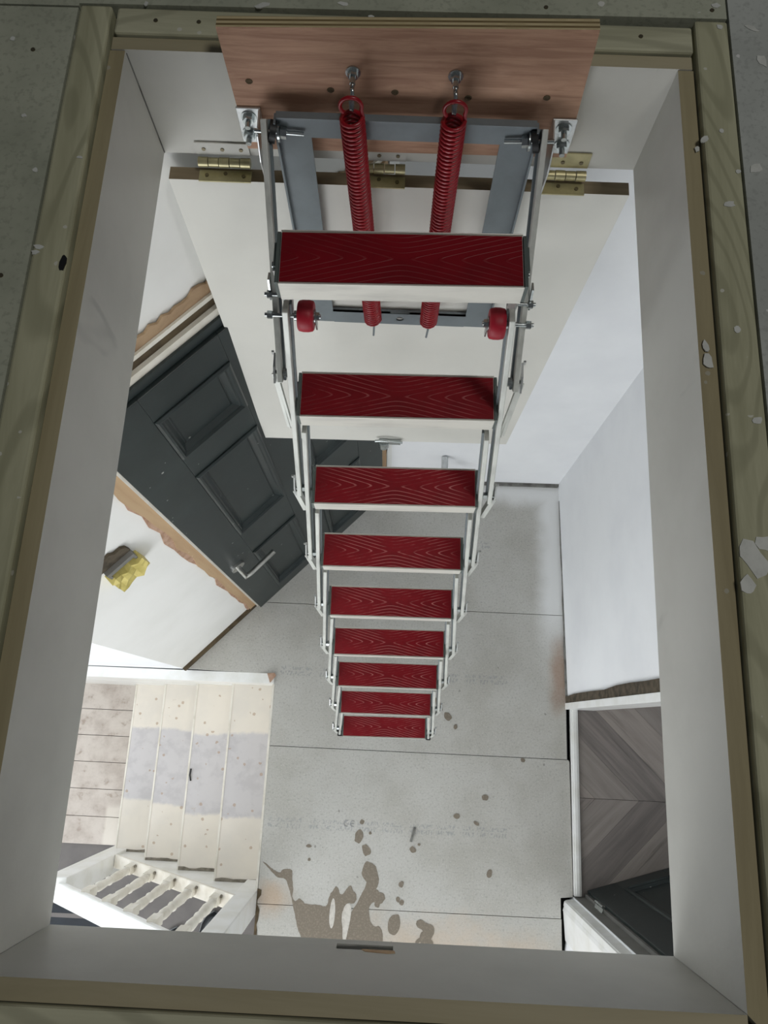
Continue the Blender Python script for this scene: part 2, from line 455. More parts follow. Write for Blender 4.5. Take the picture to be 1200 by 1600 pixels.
# big water stain (hall coordinates, metres) and its drips
blob('water_stain', [(-.452, -.862), (-.43, -.872), (-.40, -.895), (-.385, -.90), (-.372, -.905), (-.365, -.890), (-.335, -.888), (-.322, -.895), (-.325, -.92), (-.318, -.945), (-.315, -.975),
    (-.318, -.99), (-.305, -1.01), (-.29, -.99), (-.275, -1.003), (-.262, -1.015), (-.20, -1.012), (-.19, -1.02), (-.175, -1.012), (-.172, -.98), (-.155, -.955), (-.145, -.94), (-.135, -.955), (-.125, -.975), (-.112, -.965), (-.10, -.945), (-.085, -.935),
    (-.08, -.955), (-.065, -.965), (-.06, -.99), (-.075, -1.005), (-.095, -1.00), (-.11, -1.02), (-.12, -1.06), (-.105, -1.11), (-.09, -1.14), (-.085, -1.11), (-.06, -1.06), (-.05, -1.10), (-.045, -1.15), (-.06, -1.25), (-.25, -1.25), (-.27, -1.13), (-.285, -1.11), (-.30, -1.06), (-.318, -1.0), (-.335, -.95), (-.352, -.92), (-.38, -.925), (-.41, -.90)], M['wet'], .0007, 'brown wet patch at the front of the hall floor')
def fpx(px, py): return (-.009 + (px - 580) * .00262, -.879 - (py - 1360) * .00242)
blob('water_stain', [fpx(*p) for p in [(576, 1352), (586, 1350), (592, 1368), (593, 1380), (587, 1392), (600, 1392), (604, 1402), (596, 1412), (584, 1406), (578, 1420), (585, 1445), (600, 1440), (604, 1480), (536, 1480), (540, 1440), (556, 1420), (566, 1400), (574, 1380)]], M['wet'], .0007, 'brown wet streak running to the front of the floor')
for pts in ([(-.168, -1.06), (-.160, -.99), (-.150, -.985), (-.142, -1.03), (-.147, -1.085), (-.158, -1.10)],
            [(-.118, -1.05), (-.108, -1.01), (-.09, -1.0), (-.078, -1.02), (-.085, -1.08), (-.10, -1.15), (-.108, -1.14), (-.112, -1.08)]):
    blob('dry_patch', pts, M['pale'], .0013)
for cx, cy, rx, ry, rot in ((-.066, -.755, .017, .026, -.2), (-.032, -.805, .017, .024, .4), (-.022, -.88, .024, .040, 0.1), (-.006, -.915, .014, .018, 0), (.012, -.97, .018, .026, .2), (.022, -1.0, .011, .013, 0),
                            (-.055, -.70, .010, .010, 0), (.092, -1.07, .024, .042, -.15), (.085, -1.155, .014, .024, 0), (.122, -1.16, .013, .016, 0), (.165, -1.145, .014, .011, .3), (.205, -1.11, .014, .024, 0), (.232, -1.13, .016, .018, 0),
                            (.113, -.925, .011, .013, 0), (.118, -.99, .010, .011, 0), (.103, -.98, .008, .010, 0), (.155, -.795, .013, .013, 0), (.18, -.775, .006, .006, 0), (.33, -.66, .014, .012, .2), (.445, -.585, .013, .011, 0), (.465, -.87, .011, .018, 0), (.41, -.685, .014, .007, -.5), (-.02, -.74, .006, .006, 0),
                            (.245, -.225, .010, .032, .5), (.285, -.27, .014, .02, .6), (.318, -.31, .008, .010, 0), (.60, -.43, .009, .009, 0), (-.265, -.80, .012, .007, 0), (-.26, -.85, .006, .006, 0)):
    blob('water_drip', oval(cx, cy, rx, ry, 11, .2, rot), M['wet'], .0007)
blob('water_drip', [(.175, -1.055), (.195, -1.045), (.215, -1.06), (.245, -1.065), (.252, -1.09), (.238, -1.112), (.236, -1.14), (.224, -1.15), (.22, -1.115), (.203, -1.116), (.186, -1.138), (.172, -1.130), (.203, -1.102), (.206, -1.084), (.182, -1.078)], M['wet'], .0007)
# printed CE mark
for cx, mid in ((-.118, False), (-.092, True)):
    mb = MB()
    arc = [(cx + .011 * math.cos(a), -.709 + .011 * math.sin(a), .0012) for a in [PI * .35 + i * PI * 1.3 / 10 for i in range(11)]]
    mb.tube(arc, .0013, 4)
    if mid: mb.tube([(cx - .010, -.709, .0012), (cx + .004, -.709, .0012)], .0013, 4)
    mb.build('printed_mark', M['print'], floor)

# walls
w = MB(); w.prism(dpoly(-.0, .372, -.12, 0), -.02, ZC); w.prism(dpoly(1.206, 1.24, -.12, 0), -.02, ZC); w.prism(dpoly(.372, 1.206, -.12, 0), 2.115, ZC)
w = w.build('wall_left', M['wall']); tag(w, 'white diagonal wall around the closed dark door', 'wall', kind='structure')
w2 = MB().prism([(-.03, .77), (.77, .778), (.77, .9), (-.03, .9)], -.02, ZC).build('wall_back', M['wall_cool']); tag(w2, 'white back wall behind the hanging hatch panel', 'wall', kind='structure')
w3 = MB(); w3.prism([(.766, .79), (.789, -.165), (.90, -.165), (.90, .9), (.766, .9)], -.06, ZC)
w3.prism([(.80, -.94), (.765, -1.13), (.765, -2.6), (.90, -2.6), (.90, -.94)], -.06, ZC)
w3.box(.79, .90, -.94, -.165, 2.03, ZC)
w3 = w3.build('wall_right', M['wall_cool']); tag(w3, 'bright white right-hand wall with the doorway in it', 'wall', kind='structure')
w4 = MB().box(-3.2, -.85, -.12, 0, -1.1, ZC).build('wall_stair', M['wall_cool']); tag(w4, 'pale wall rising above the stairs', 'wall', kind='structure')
w5 = MB(); w5.box(-3.3, -3.2, -2.6, -1.6, -1.1, ZC); w5.box(-3.3, -3.2, -.2, 0, -1.1, ZC); w5.box(-3.3, -3.2, -1.6, -.2, -1.1, -.2); w5.box(-3.3, -3.2, -1.6, -.2, 1.4, ZC)
w5 = w5.build('wall_far', M['wall']); tag(w5, 'white end wall with a window, far left beyond the stairs', 'wall', kind='structure')
w6 = MB(); w6.box(-3.3, -2.2, -2.7, -2.6, -1.1, ZC); w6.box(-.1, .9, -2.7, -2.6, -1.1, ZC); w6.box(-2.2, -.1, -2.7, -2.6, -1.1, 0); w6.box(-2.2, -.1, -2.7, -2.6, 1.95, ZC)
w6 = w6.build('wall_front', M['wall']); tag(w6, 'white front wall with a wide window, towards the viewer', 'wall', kind='structure')
w7 = MB().prism([(-.457, -1.06), (-.45, -2.6), (-.42, -2.6), (-.42, -.17), (-.457, -.17)], -1.1, -.023).build('wall_landing', M['gloss_old']); tag(w7, 'white face under the landing edge beside the stairs', 'wall', kind='structure')
fl2 = MB().box(-.455, .9, -2.6, -1.6, -.06, 0).build('trim_1', M['floor']); tag(fl2, 'grey landing boards under the front of the hatch', 'floor', kind='structure')
# ceiling with the hatch hole
HX0, HX1, HY0, HY1 = -.340, .3465, -.551, .4555
c = MB(); c.box(-3.3, HX0, -2.7, .95, ZC, ZC + .014); c.box(HX1, 2.5, -2.7, .95, ZC, ZC + .014); c.box(HX0, HX1, -2.7, HY0, ZC, ZC + .014); c.box(HX0, HX1, HY1, .95, ZC, ZC + .014)
c = c.build('ceiling', M['ceiling']); tag(c, 'hall ceiling around the hatch opening', 'ceiling', kind='structure')
# bottom strips along the walls
b1 = MB().prism(dpoly(0.0, .405, 0, .012), 0, .03).build('baseboard_left', M['brown_gap']); tag(b1, 'dark bare strip at the foot of the diagonal wall', 'baseboard', kind='structure')
b2 = MB().prism([(-.01, .757), (.764, .764), (.766, .778), (-.01, .77)], 0, .016).build('baseboard_back', M['gap_grey']); tag(b2, 'grey ragged strip at the foot of the back wall', 'baseboard', kind='structure')
b3 = MB(); rr = random.Random(3)
pts = [(.7665, .77)] + [(.768 + .0155 * (i / 14) - rr.uniform(0, .004), .77 - .93 * i / 14) for i in range(1, 15)]
b3.prism(pts + [(.79, -.165), (.77, .77)], 0, .012); b3 = b3.build('baseboard_right', M['gap_grey']); tag(b3, 'ragged grey strip at the foot of the right wall', 'baseboard', kind='structure')

# ------------------------------------------------------------------ door 1 (closed, in the diagonal wall)
d1 = root('door_1', D(.78, .03, 0), 'closed dark green panelled door set diagonally, with satin lever handle', 'door', kind='structure')
S0, S1, DZ = .412, 1.152, 2.02
rows = [(.13, .75), (1.0, 1.575), (1.70, 1.915)]; cols = [(.53, .725), (.84, 1.035)]
def dbox(mb, s0, s1, n0, n1, z0, z1):
    mb.hexa([D(s0, n0, z0), D(s1, n0, z0), D(s1, n1, z0), D(s0, n1, z0), D(s0, n0, z1), D(s1, n0, z1), D(s1, n1, z1), D(s0, n1, z1)])
lf = MB()
NB, NF = -.012, .03
for s0, s1 in ((S0, cols[0][0]), (cols[0][1], cols[1][0]), (cols[1][1], S1)): dbox(lf, s0, s1, NB, NF, .004, DZ)
for s0, s1 in cols:
    zz = [.004] + [v for r in rows for v in r] + [DZ]
    for k in range(0, len(zz), 2): dbox(lf, s0, s1, NB, NF, zz[k], zz[k + 1])
lf.build('door_leaf', M['green'], d1, .0015)
for s0, s1 in cols:
    for z0, z1 in rows:
        p = MB()
        ring = [(0, NF + .003), (.005, NF + .007), (.010, NF + .007), (.014, NF + .001), (.018, NF), (.028, NF - .011), (.031, NF - .012), (.034, NF - .010)]
        rs = []
        for d, n in ring:
            rs.append([p.bm.verts.new(D(s, n, z)) for s, z in ((s0 + d, z0 + d), (s1 - d, z0 + d), (s1 - d, z1 - d), (s0 + d, z1 - d))])
        base = [p.bm.verts.new(D(s, NF, z)) for s, z in ((s0, z0), (s1, z0), (s1, z1), (s0, z1))]
        rs = [base] + rs
        for a, b in zip(rs, rs[1:]):
            for k in range(4): p.bm.faces.new((a[k], a[(k + 1) % 4], b[(k + 1) % 4], b[k]))
        p.bm.faces.new(rs[-1])
        p.build('door_panel', M['green'], d1)
h = MB(); h.cyl(D(.458, NF, .75), D(.458, NF + .009, .75), .026, 24); h.cyl(D(.458, NF, .75), D(.458, NF + .055, .75), .0095, 14)
rose = h.build('door_handle', M['lever'], d1); part(rose, 'satin metal rose of the lever handle')
h = MB(); h.tube([D(.458, NF + .043, .75), D(.462, NF + .05, .75), D(.475, NF + .052, .75), D(.585, NF + .05, .752)], .0085, 12)
lev = h.build('lever', M['lever'], rose); part(lev, 'round satin metal lever')
# stripped frame around it
rj = random.Random(11)
f = MB()
zs = [i / 26 * 2.11 for i in range(27)]
poly = [D(.375 + rj.uniform(-.008, .006), .004, z) for z in zs] + [D(.409, .004, 2.11), D(.409, .004, 0)]
f.extr(poly, Vector(D(0, .006, 0)) - Vector(D(0, 0, 0)))
part(f.build('frame_strip', M['raw_wood'], d1), 'bare pale wood strip with torn plaster edge left of the door')
f = MB(); poly = [D(.366 + rj.uniform(-.012, .010), .001, z) for z in zs] + [D(.385, .001, 2.11), D(.385, .001, 0)]
f.extr(poly, Vector(D(0, .004, 0)) - Vector(D(0, 0, 0))); part(f.build('plaster_edge', M['plaster'], d1), 'ragged broken plaster edge left of the door')
f = MB(); dbox(f, .404, .411, -.02, .016, 0, 2.03); part(f.build('frame_edge', M['gloss_old'], d1), 'thin pale line of old paint along the door edge')
f = MB(); dbox(f, .40, 1.16, -.03, .022, 2.024, 2.05); part(f.build('frame_head', M['green'], d1), 'dark green head of the door frame')
f = MB(); dbox(f, .38, 1.19, -.02, .016, 2.05, 2.072); part(f.build('frame_head', M['gloss_old'], d1), 'pale worn strip above the door')
f = MB(); dbox(f, .38, 1.19, -.02, .007, 2.072, 2.10); part(f.build('frame_head', M['brown_gap'], d1), 'brown stripped strip above the door')
f = MB(); dbox(f, .375, 1.19, -.02, .012, 2.10, 2.112); part(f.build('frame_head', M['gloss_old'], d1), 'pale upper lip of the stripped strip above the door')
f = MB(); poly = [D(.36 + .84 * i / 60, .002, 2.142 + rj.uniform(-.008, .008)) for i in range(61)] + [D(1.2, .002, 2.11), D(.36, .002, 2.11)]
f.extr(poly, Vector(D(0, .005, 0)) - Vector(D(0, 0, 0))); part(f.build('frame_head', M['raw_wood_x'], d1), 'bare wood and broken plaster above the door')
f = MB(); dbox(f, 1.155, 1.186, -.02, .016, 0, 2.1); part(f.build('frame_strip', M['raw_wood'], d1), 'bare pale wood strip right of the door')
f = MB(); poly = [D(1.186, .002, 2.1), D(1.186, .002, 0)] + [D(1.196 + rj.uniform(-.006, .006), .002, z) for z in zs[:-1]]
f.extr(poly, Vector(D(0, .006, 0)) - Vector(D(0, 0, 0))); part(f.build('plaster_edge', M['dark_void'], d1), 'dark ragged gap right of the door')
f = MB(); dbox(f, .37, 1.2, -.12, -.03, 0, 2.11); f.build('dark_backing', M['dark_void'], d1)

# electrical box on the diagonal wall, left of the door
jb = root('switch_back_box', D(.245, 0, 1.36), 'grey electrical box wrapped in yellow masking tape on the diagonal wall', 'electrical box')
m_ = MB(); dbox(m_, .205, .29, 0, .022, 1.42, 1.44); dbox(m_, .205, .29, 0, .022, 1.32, 1.345); dbox(m_, .205, .212, 0, .022, 1.345, 1.42); dbox(m_, .283, .29, 0, .022, 1.345, 1.42); dbox(m_, .205, .29, .0, .004, 1.33, 1.43)
m_.build('box_shell', M['grey_jamb'], jb)
m_ = MB(); rb = random.Random(5)
poly = [D(.20, .001, 1.44)] + [D(.20 + .09 * i / 9, .001, 1.468 + .028 * math.sin(PI * i / 9) + rb.uniform(-.008, .008)) for i in range(10)] + [D(.292, .001, 1.44)]
m_.extr(poly, Vector(D(0, .008, 0)) - Vector(D(0, 0, 0))); m_.build('chased_plaster', M['rubble'], jb)
m_ = MB()
nx, nz = 6, 5; gv = []
for i in range(nx + 1):
    gv.append([m_.bm.verts.new(D(.196 + .1 * i / nx, .03 + rb.uniform(-.005, .008), 1.315 + .085 * k / nz + rb.uniform(-.004, .004))) for k in range(nz + 1)])
for i in range(nx):
    for k in range(nz): m_.bm.faces.new((gv[i][k], gv[i + 1][k], gv[i + 1][k + 1], gv[i][k + 1]))
bd = [gv[i][0] for i in range(nx + 1)] + [gv[nx][k] for k in range(1, nz + 1)] + [gv[i][nz] for i in range(nx - 1, -1, -1)] + [gv[0][k] for k in range(nz - 1, 0, -1)]
bk = []
for v in bd:
    co = Vector(v.co); co2 = A + T2 * ((co.xy - A).dot(T2)); bk.append(m_.bm.verts.new((co2.x, co2.y, co.z)))
for i in range(len(bd)): m_.bm.faces.new((bd[i], bk[i], bk[(i + 1) % len(bd)], bd[(i + 1) % len(bd)]))
part(m_.build('masking_tape', M['tape'], jb), 'crumpled yellow masking tape')

# small pipe valve on the back wall
pv = root('pipe_valve', (.24, .768, .28), 'small grey metal valve sticking out of the white back wall', 'pipe valve')
MB().cyl((.222, .768, .335), (.222, .712, .335), .014, 16).build('cap', M['zinc'], pv)
MB().tube([(.222, .728, .332), (.245, .705, .325), (.258, .695, .30), (.258, .695, .27)], .006, 10).build('elbow', M['zinc'], pv)
MB().cyl((.258, .695, .278), (.258, .695, .258), .011, 14).build('nut', M['lever'], pv)
MB().tube([(.246, .692, .266), (.285, .690, .266), (.33, .688, .262)], [.007, .005, .0035], 8).build('valve_lever', M['lever'], pv)

# ------------------------------------------------------------------ doorway on the right
t = MB(); rr = random.Random(21)
poly = [(.788, -.163 + .014 * (i / 14) + rr.uniform(-.005, .007) + (.004 if i > 8 else 0), i / 14 * 2.05) for i in range(15)] + [(.788, -.192, 2.05), (.788, -.192, 0)]
t.extr(poly, (-.006, 0, 0)); t = t.build('trim_2', M['rubble']); tag(t, 'dark crumbling strip beside the right doorway', 'trim', kind='structure')
t = MB().box(.780, .9, -.218, -.192, 0, 2.03).build('trim_3', M['gloss'], None, .001); tag(t, 'white door lining on the far side of the right doorway', 'trim', kind='structure')
t = MB(); t.box(.80, .83, -.935, -.21, -.03, .012); t.box(.807, .823, -.935, -.21, .012, .016); t = t.build('trim_4', M['gloss'], None, .002); tag(t, 'narrow white threshold strip across the right doorway', 'trim', kind='structure')
t = MB()
t.prism([(.768, -.952), (.80, -.946), (.80, -1.14), (.785, -1.135), (.763, -1.095), (.757, -.985)], 0, 2.06)
t.prism([(.762, -.956), (.770, -.952), (.768, -.968), (.7585, -.972)], 0, 2.06); t.prism([(.759, -.978), (.766, -.976), (.765, -.988), (.7555, -.990)], 0, 2.06)
t = t.build('trim_5', M['gloss']); tag(t, 'moulded white architrave at the near side of the right doorway', 'trim', kind='structure')
t = MB(); t.box(.80, .90, -.962, -.938, 0, 2.03); t.box(.845, .862, -.942, -.925, 0, 2.03); t = t.build('trim_6', M['grey_jamb']); tag(t, 'grey door lining behind the white architrave', 'trim', kind='structure')
# green door swung into the room
d2 = root('door_2', (.85, -.91, 0), 'dark green door standing open into the room on the right', 'door', kind='structure')
ang = math.atan2(.1, .333); U = Vector((math.cos(ang), math.sin(ang))); V = Vector((-U.y, U.x)); P0 = Vector((.852, -.912))
def E2(s, n, z): p = P0 + U * s + V * n; return (p.x, p.y, z)
def ebox(mb, s0, s1, n0, n1, z0, z1):
    mb.hexa([E2(s0, n0, z0), E2(s1, n0, z0), E2(s1, n1, z0), E2(s0, n1, z0), E2(s0, n0, z1), E2(s1, n0, z1), E2(s1, n1, z1), E2(s0, n1, z1)])
lf = MB(); c2 = [(.115, .31), (.43, .625)]; r2 = [(.13, .75), (1.0, 1.575), (1.70, 1.915)]
for s0, s1 in ((0, c2[0][0]), (c2[0][1], c2[1][0]), (c2[1][1], .74)): ebox(lf, s0, s1, -.04, 0, .008, 2.0)
for s0, s1 in c2:
    zz = [.008] + [v for r in r2 for v in r] + [2.0]
    for k in range(0, len(zz), 2): ebox(lf, s0, s1, -.04, 0, zz[k], zz[k + 1])
lf.build('door_leaf', M['green'], d2, .0015)
for s0, s1 in c2:
    for z0, z1 in r2:
        p = MB(); rs = []
        for d, n in ((0, 0), (0, .003), (.005, .007), (.010, .007), (.014, .001), (.018, 0), (.028, -.011), (.031, -.012), (.034, -.010)):
            rs.append([p.bm.verts.new(E2(s, n, z)) for s, z in ((s0 + d, z0 + d), (s1 - d, z0 + d), (s1 - d, z1 - d), (s0 + d, z1 - d))])
        for a, b in zip(rs, rs[1:]):
            for k in range(4): p.bm.faces.new((a[k], a[(k + 1) % 4], b[(k + 1) % 4], b[k]))
        p.bm.faces.new(rs[-1]); p.build('door_panel', M['green'], d2)
h = MB(); h.cyl(E2(-.010, -.004, .17), E2(-.010, -.004, .27), .006, 10); ebox(h, -.0035, -.0005, -.036, -.002, .17, .27); h.prism([E2(-.012, -.008, 0)[:2], E2(-.03, -.03, 0)[:2], E2(-.028, -.034, 0)[:2], E2(-.009, -.011, 0)[:2]], .17, .27)
part(h.build('hinge', M['bolt'], d2), 'shiny metal butt hinge low on the door edge')

# room beyond: chevron floor, walls
rf = MB().box(.80, 2.4, -2.3, .45, -.06, -.016).build('trim_7', M['dark_void']); tag(rf, 'brown-grey chevron floor of the room through the right doorway', 'floor', kind='structure')
W = .128; yr = -.568
def clip(poly, f):   # keep the part of poly where f >= 0
    out = []
    for i in range(len(poly)):
        a, b = poly[i], poly[(i + 1) % len(poly)]; fa, fb = f(a), f(b)
        if fa >= 0: out.append(a)
        if fa * fb < 0:
            t_ = fa / (fa - fb); out.append((a[0] + (b[0] - a[0]) * t_, a[1] + (b[1] - a[1]) * t_))
    return out
step = W * math.sqrt(2); k = 0
H = .56
for band, (ya, yb, sgn) in enumerate(((yr, yr + H, 1), (yr - H, yr, -1), (yr + H, yr + 2 * H, -1), (yr - 2 * H, yr - H, 1))):
    i = -8
    while i < 18:
        x0 = .70 + i * step
        if sgn > 0: q = [(x0 + H, ya), (x0 + H + step, ya), (x0 + step, yb), (x0, yb)]
        else: q = [(x0, ya), (x0 + step, ya), (x0 + H + step, yb), (x0 + H, yb)]
        q = [(x + (0), y) for x, y in q]
        cx, cy = sum(p[0] for p in q) / 4, sum(p[1] for p in q) / 4
        q = [(cx + (x - cx) * .994, cy + (y - cy) * .997) for x, y in q]
        q = clip(q, lambda p: p[0] - .834); q = clip(q, lambda p: 1.62 - p[0]) if q else q
        q = clip(q, lambda p: .42 - p[1]) if q else q
        if len(q) >= 3 and abs(sum(q[j][0] * q[(j + 1) % len(q)][1] - q[(j + 1) % len(q)][0] * q[j][1] for j in range(len(q)))) > .002:
            o = MB().prism(q, -.016, -.004 - .0006 * random.random()).build('chevron_plank', CHEV[(k * 7 + band) % 3][0 if sgn < 0 else 1], rf)
        k += 1; i += 1
w8 = MB(); w8.box(2.4, 2.5, -2.3, .45, -.1, ZC); w8.box(.9, 2.5, .45, .55, -.1, ZC); w8.box(.9, 2.5, -2.4, -2.3, -.1, ZC)
w8 = w8.build('wall_room', M['wall']); tag(w8, 'pale walls of the room through the right doorway', 'wall', kind='structure')

# ------------------------------------------------------------------ stairs and lower hall
st = root('staircase', (-.46, -.57, -.95), 'bare cream and grey staircase descending to the left of the hall', 'staircase', kind='structure')
G_, R_ = .2095, .2
for k in range(1, 5):
    x1 = -.46 - G_ * (k - 1); x0 = -.463 - G_ * k
    o = MB().box(x0, x1, -.985, -.168, -R_ * k - .028, -R_ * k).build('tread', M['stair'], st)
    nz = MB().box(x0 - .004, x0 + .004, -.985, -.168, -R_ * k - .028, -R_ * k + .0015).build('nosing', M['gloss_old'], o); part(nz, 'pale worn front edge of the tread')
    gr = MB(); rr = random.Random(k)
    poly = [(x0 + .002, -.989)] + [(x0 + .002 + (x1 - x0 - .004) * i / 8, -.972 + rr.uniform(-.004, .003)) for i in range(9)] + [(x1 - .002, -.989)]
    gr.prism(poly, -R_ * k, -R_ * k + .003); part(gr.build('grime_strip', M['grime'], o), 'grey grime along the end of the tread')
for k in range(0, 5):
    x = -.46 - G_ * k
    z1 = -R_ * k - (.028 if k else .025)
    MB().box(x, x + .018, -.985, -.168, -R_ * (k + 1), z1).build('riser', M['gloss_old'], st)
s_ = MB(); s_.hexa([(-2.0, -.168, -1.0), (-.46, -.168, -1.0), (-.46, -.1265, -1.0), (-2.0, -.1205, -1.0), (-2.0, -.168, -.22), (-.46, -.168, .012), (-.46, -.1265, .012), (-2.0, -.1205, -.22)])
part(s_.build('wall_string', M['gloss'], st), 'white board along the wall side of the stairs')
s_ = MB(); s_.prism([(-.475, -.165), (-.452, -.135), (-.459, -.123), (-.49, -.127)], .0125, .018); part(s_.build('chipped_corner', M['plaster'], st), 'brown chipped corner at the stair head')
def zs_(x): return .02 + 1.03 * (x + .595)       # top of the outer string
def zh_(x): return .455 + 1.04 * (x + .738)      # underside of the handrail
s_ = MB(); s_.extr([(-1.26, -.985, zs_(-1.26)), (-.50, -.985, zs_(-.50)), (-.46, -.985, -.02), (-.46, -.985, -.34), (-1.26, -.985, -1.0), (-1.30, -.985, -1.0)], (0, -.035, 0))
part(s_.build('outer_string', M['gloss'], st), 'white sloping string under the spindles')
low = MB().box(-3.2, -.42, -2.6, -.1, -1.06, -1.02).build('trim_8', M['grey_floor']); tag(low, 'dark grey floor of the lower hall seen between the spindles', 'floor', kind='structure')
for i in range(6):
    y1 = -.168 - .1375 * i
    MB().box(-2.4, -1.315, y1 - .1345, y1, -1.02, -1.0).build('floor_plank', M['old_plank'], low)
bal = root('stair_balustrade', (-.9, -1.0, -.6), 'white balustrade with turned spindles along the open side of the stairs', 'balustrade')
def slope_box(x0, x1, y0, y1, f0, f1):
    return MB().hexa([(x0, y0, f0(x0)), (x1, y0, f0(x1)), (x1, y1, f0(x1)), (x0, y1, f0(x0)), (x0, y0, f1(x0)), (x1, y0, f1(x1)), (x1, y1, f1(x1)), (x0, y1, f1(x0))])
o = slope_box(-1.245, -.525, -1.03, -.972, lambda x: zs_(x) , lambda x: zs_(x) + .022).build('base_rail', M['gloss_old'], bal, .003)
o = slope_box(-1.32, -.45, -1.072, -.994, lambda x: zh_(x), lambda x: zh_(x) + .05).build('handrail', M['gloss'], bal, .008); part(o, 'broad glossy white handrail')
for x in (-1.113, -.985, -.862, -.740, -.610):
    z0, z1 = zs_(x) + .01, zh_(x) + .015; h_ = z1 - z0; mb = MB()
    mb.box(x - .017, x + .017, -1.018, -.984, z0, z0 + h_ * .16); mb.box(x - .017, x + .017, -1.018, -.984, z1 - h_ * .14, z1)
    prof = [(.16, .014), (.19, .019), (.21, .012), (.24, .017), (.34, .020), (.46, .017), (.52, .013), (.55, .019), (.57, .013), (.66, .017), (.76, .019), (.82, .012), (.84, .018), (.86, .013)]
    mb.tube([(x, -1.001, z0 + h_ * a) for a, r in prof], [r for a, r in prof], 12)
    sp = mb.build('spindle', M['gloss_old'], bal)
    part(MB().box(x + .0175, x + .024, -.994, -.984, z0 + .012, z0 + .05).build('wedge_mark', M['grime'], sp), 'grey gap beside the spindle foot')
o = MB().box(-1.335, -1.245, -1.06, -.972, -1.02, zh_(-1.29) + .06).build('newel_post', M['gloss'], bal, .004); part(o, 'lower newel post at the foot of the stairs')
nw = MB(); nw.box(-.535, -.458, -1.062, -.972, -.35, 1.05)
o = nw.build('newel_post', M['gloss'], bal, .004); part(o, 'upper newel post at the landing edge')
nw = MB(); rr = random.Random(2); nw.prism([(-.458, -.965)] + [(-.447 + rr.uniform(-.008, .006), -.97 - .018 * i) for i in range(11)] + [(-.458, -1.16)], -.02, .003); part(nw.build('torn_edge', M['brown_gap'], floor), 'ragged brown floor edge by the newel post')

mat_ = MB().box(-2.2, -1.372, -1.9, -1.285, -1.02, -1.008).build('door_mat', M['navy'], None, .003); tag(mat_, 'dark navy mat on the lower floor below the stair handrail', 'mat')
MB().box(-1.9, -1.4, -1.345, -1.325, -1.008, -1.0055).build('painted_reflection', M['grey_floor'], mat_)  # grey strip paints in a streak of reflected light on the mat
def shoe(name, x, y, rz, label):
    r = root(name, (x, y, -1.02), label, 'shoe', 'pair of black shoes')
    prof = [(0.0, .03, .055), (.04, .044, .06), (.10, .046, .062), (.16, .054, .05), (.21, .056, .042), (.25, .045, .034), (.278, .018, .024)]
    def ring(mb, y_, w_, z0, z1, n=12):
        return [mb.bm.verts.new((math.cos(a) * w_, y_, z0 + (z1 - z0) * max(0, math.sin(a)))) for a in [2 * PI * i / n for i in range(n)]]
    def xf(o):
        o.location = (x, y, -1.02); o.rotation_euler = (0, 0, rz); o.parent = None; attach(o, r); return o
    mb = MB(); rg = [ring(mb, a - .13, w_, .014, h_ + .014) for a, w_, h_ in prof]
    for p, q in zip(rg, rg[1:]):
        for i in range(12):
            f_ = mb.bm.faces.new((p[i], p[(i + 1) % 12], q[(i + 1) % 12], q[i])); f_.smooth = True
    mb.bm.faces.new(rg[0]); mb.bm.faces.new(rg[-1][::-1]); xf(mb.build('upper', M['shoe']))
    mb = MB(); mb.prism([(w_ * 1.06, a - .13) for a, w_, h_ in prof] + [(-w_ * 1.06, a - .13) for a, w_, h_ in prof[::-1]], 0, .016); xf(mb.build('sole', M['black']))
    mb = MB(); mb.tube([(w_ * 1.08, a - .13, .016) for a, w_, h_ in prof] + [(-w_ * 1.08, a - .13, .016) for a, w_, h_ in prof[::-1]], .0025, 5); part(xf(mb.build('welt', M['piping'])), 'thin pale welt line')
    mb = MB(); mb.tube([(.026 * math.cos(a), -.065 + .055 * math.sin(a), .076) for a in [2 * PI * i / 14 for i in range(15)]], .005, 6); xf(mb.build('collar', M['black']))
shoe('shoe', -.835, -1.428, -.25, 'black shoe beside the upper newel post, right of its pair')
shoe('shoe', -1.02, -1.51, -.25, 'black shoe behind the last spindle, left of its pair')

# small loose things on the floor
deb = MB(); deb.bar((.146, -.765, .003), (.160, -.712, .003), .006, .009, (0, 0, 1))
deb = deb.build('dark_offcut', M['gap_grey']); tag(deb, 'short dark sliver lying on the grey floor near the ladder front', 'offcut')
deb = MB(); deb.tube([(-.87, -.552, -.397), (-.872, -.58, -.396), (-.866, -.605, -.397)], .0035, 6); deb = deb.build('dark_offcut', M['black']); tag(deb, 'small dark scrap lying on the second stair tread', 'offcut')

# ------------------------------------------------------------------ hatch: lining, trimmers, loft floor
RESCALE = True
ZC, ZT = 2.284, 2.477
def lining(name, pts, label, mat_edge):
    """board seen inside the hatch: hexa with a raw top edge"""
    m_ = MB(); m_.hexa(pts)
    m_.bm.faces.ensure_lookup_table()
    for f_ in m_.bm.faces:
        f_.normal_update()
    o = m_.build(name, [M['lining'], mat_edge])
    for p in o.data.polygons:
        if p.normal.z > .8: p.material_index = 1
    return tag(o, label, 'hatch lining', kind='structure')
x0, x1, y0, y1 = -.379, .381, -.567, .5645
lining('trim_9', [(x0 - .021, y0 - .02, ZC), (x0, y0 - .0, ZC), (x0, y1, ZC), (x0 - .021, y1, ZC), (x0 - .021, y0 - .02, ZT), (x0, y0, ZT), (x0, y1, ZT), (x0 - .021, y1, ZT)], 'white painted lining board on the left side of the hatch', M['edge'])
lining('trim_10', [(x1, y0, ZC), (x1 + .021, y0 - .02, ZC), (x1 + .021, y1, ZC), (x1, y1, ZC), (x1, y0, ZT), (x1 + .021, y0 - .02, ZT), (x1 + .021, y1, ZT), (x1, y1, ZT)], 'white painted lining board on the right side of the hatch', M['edge'])
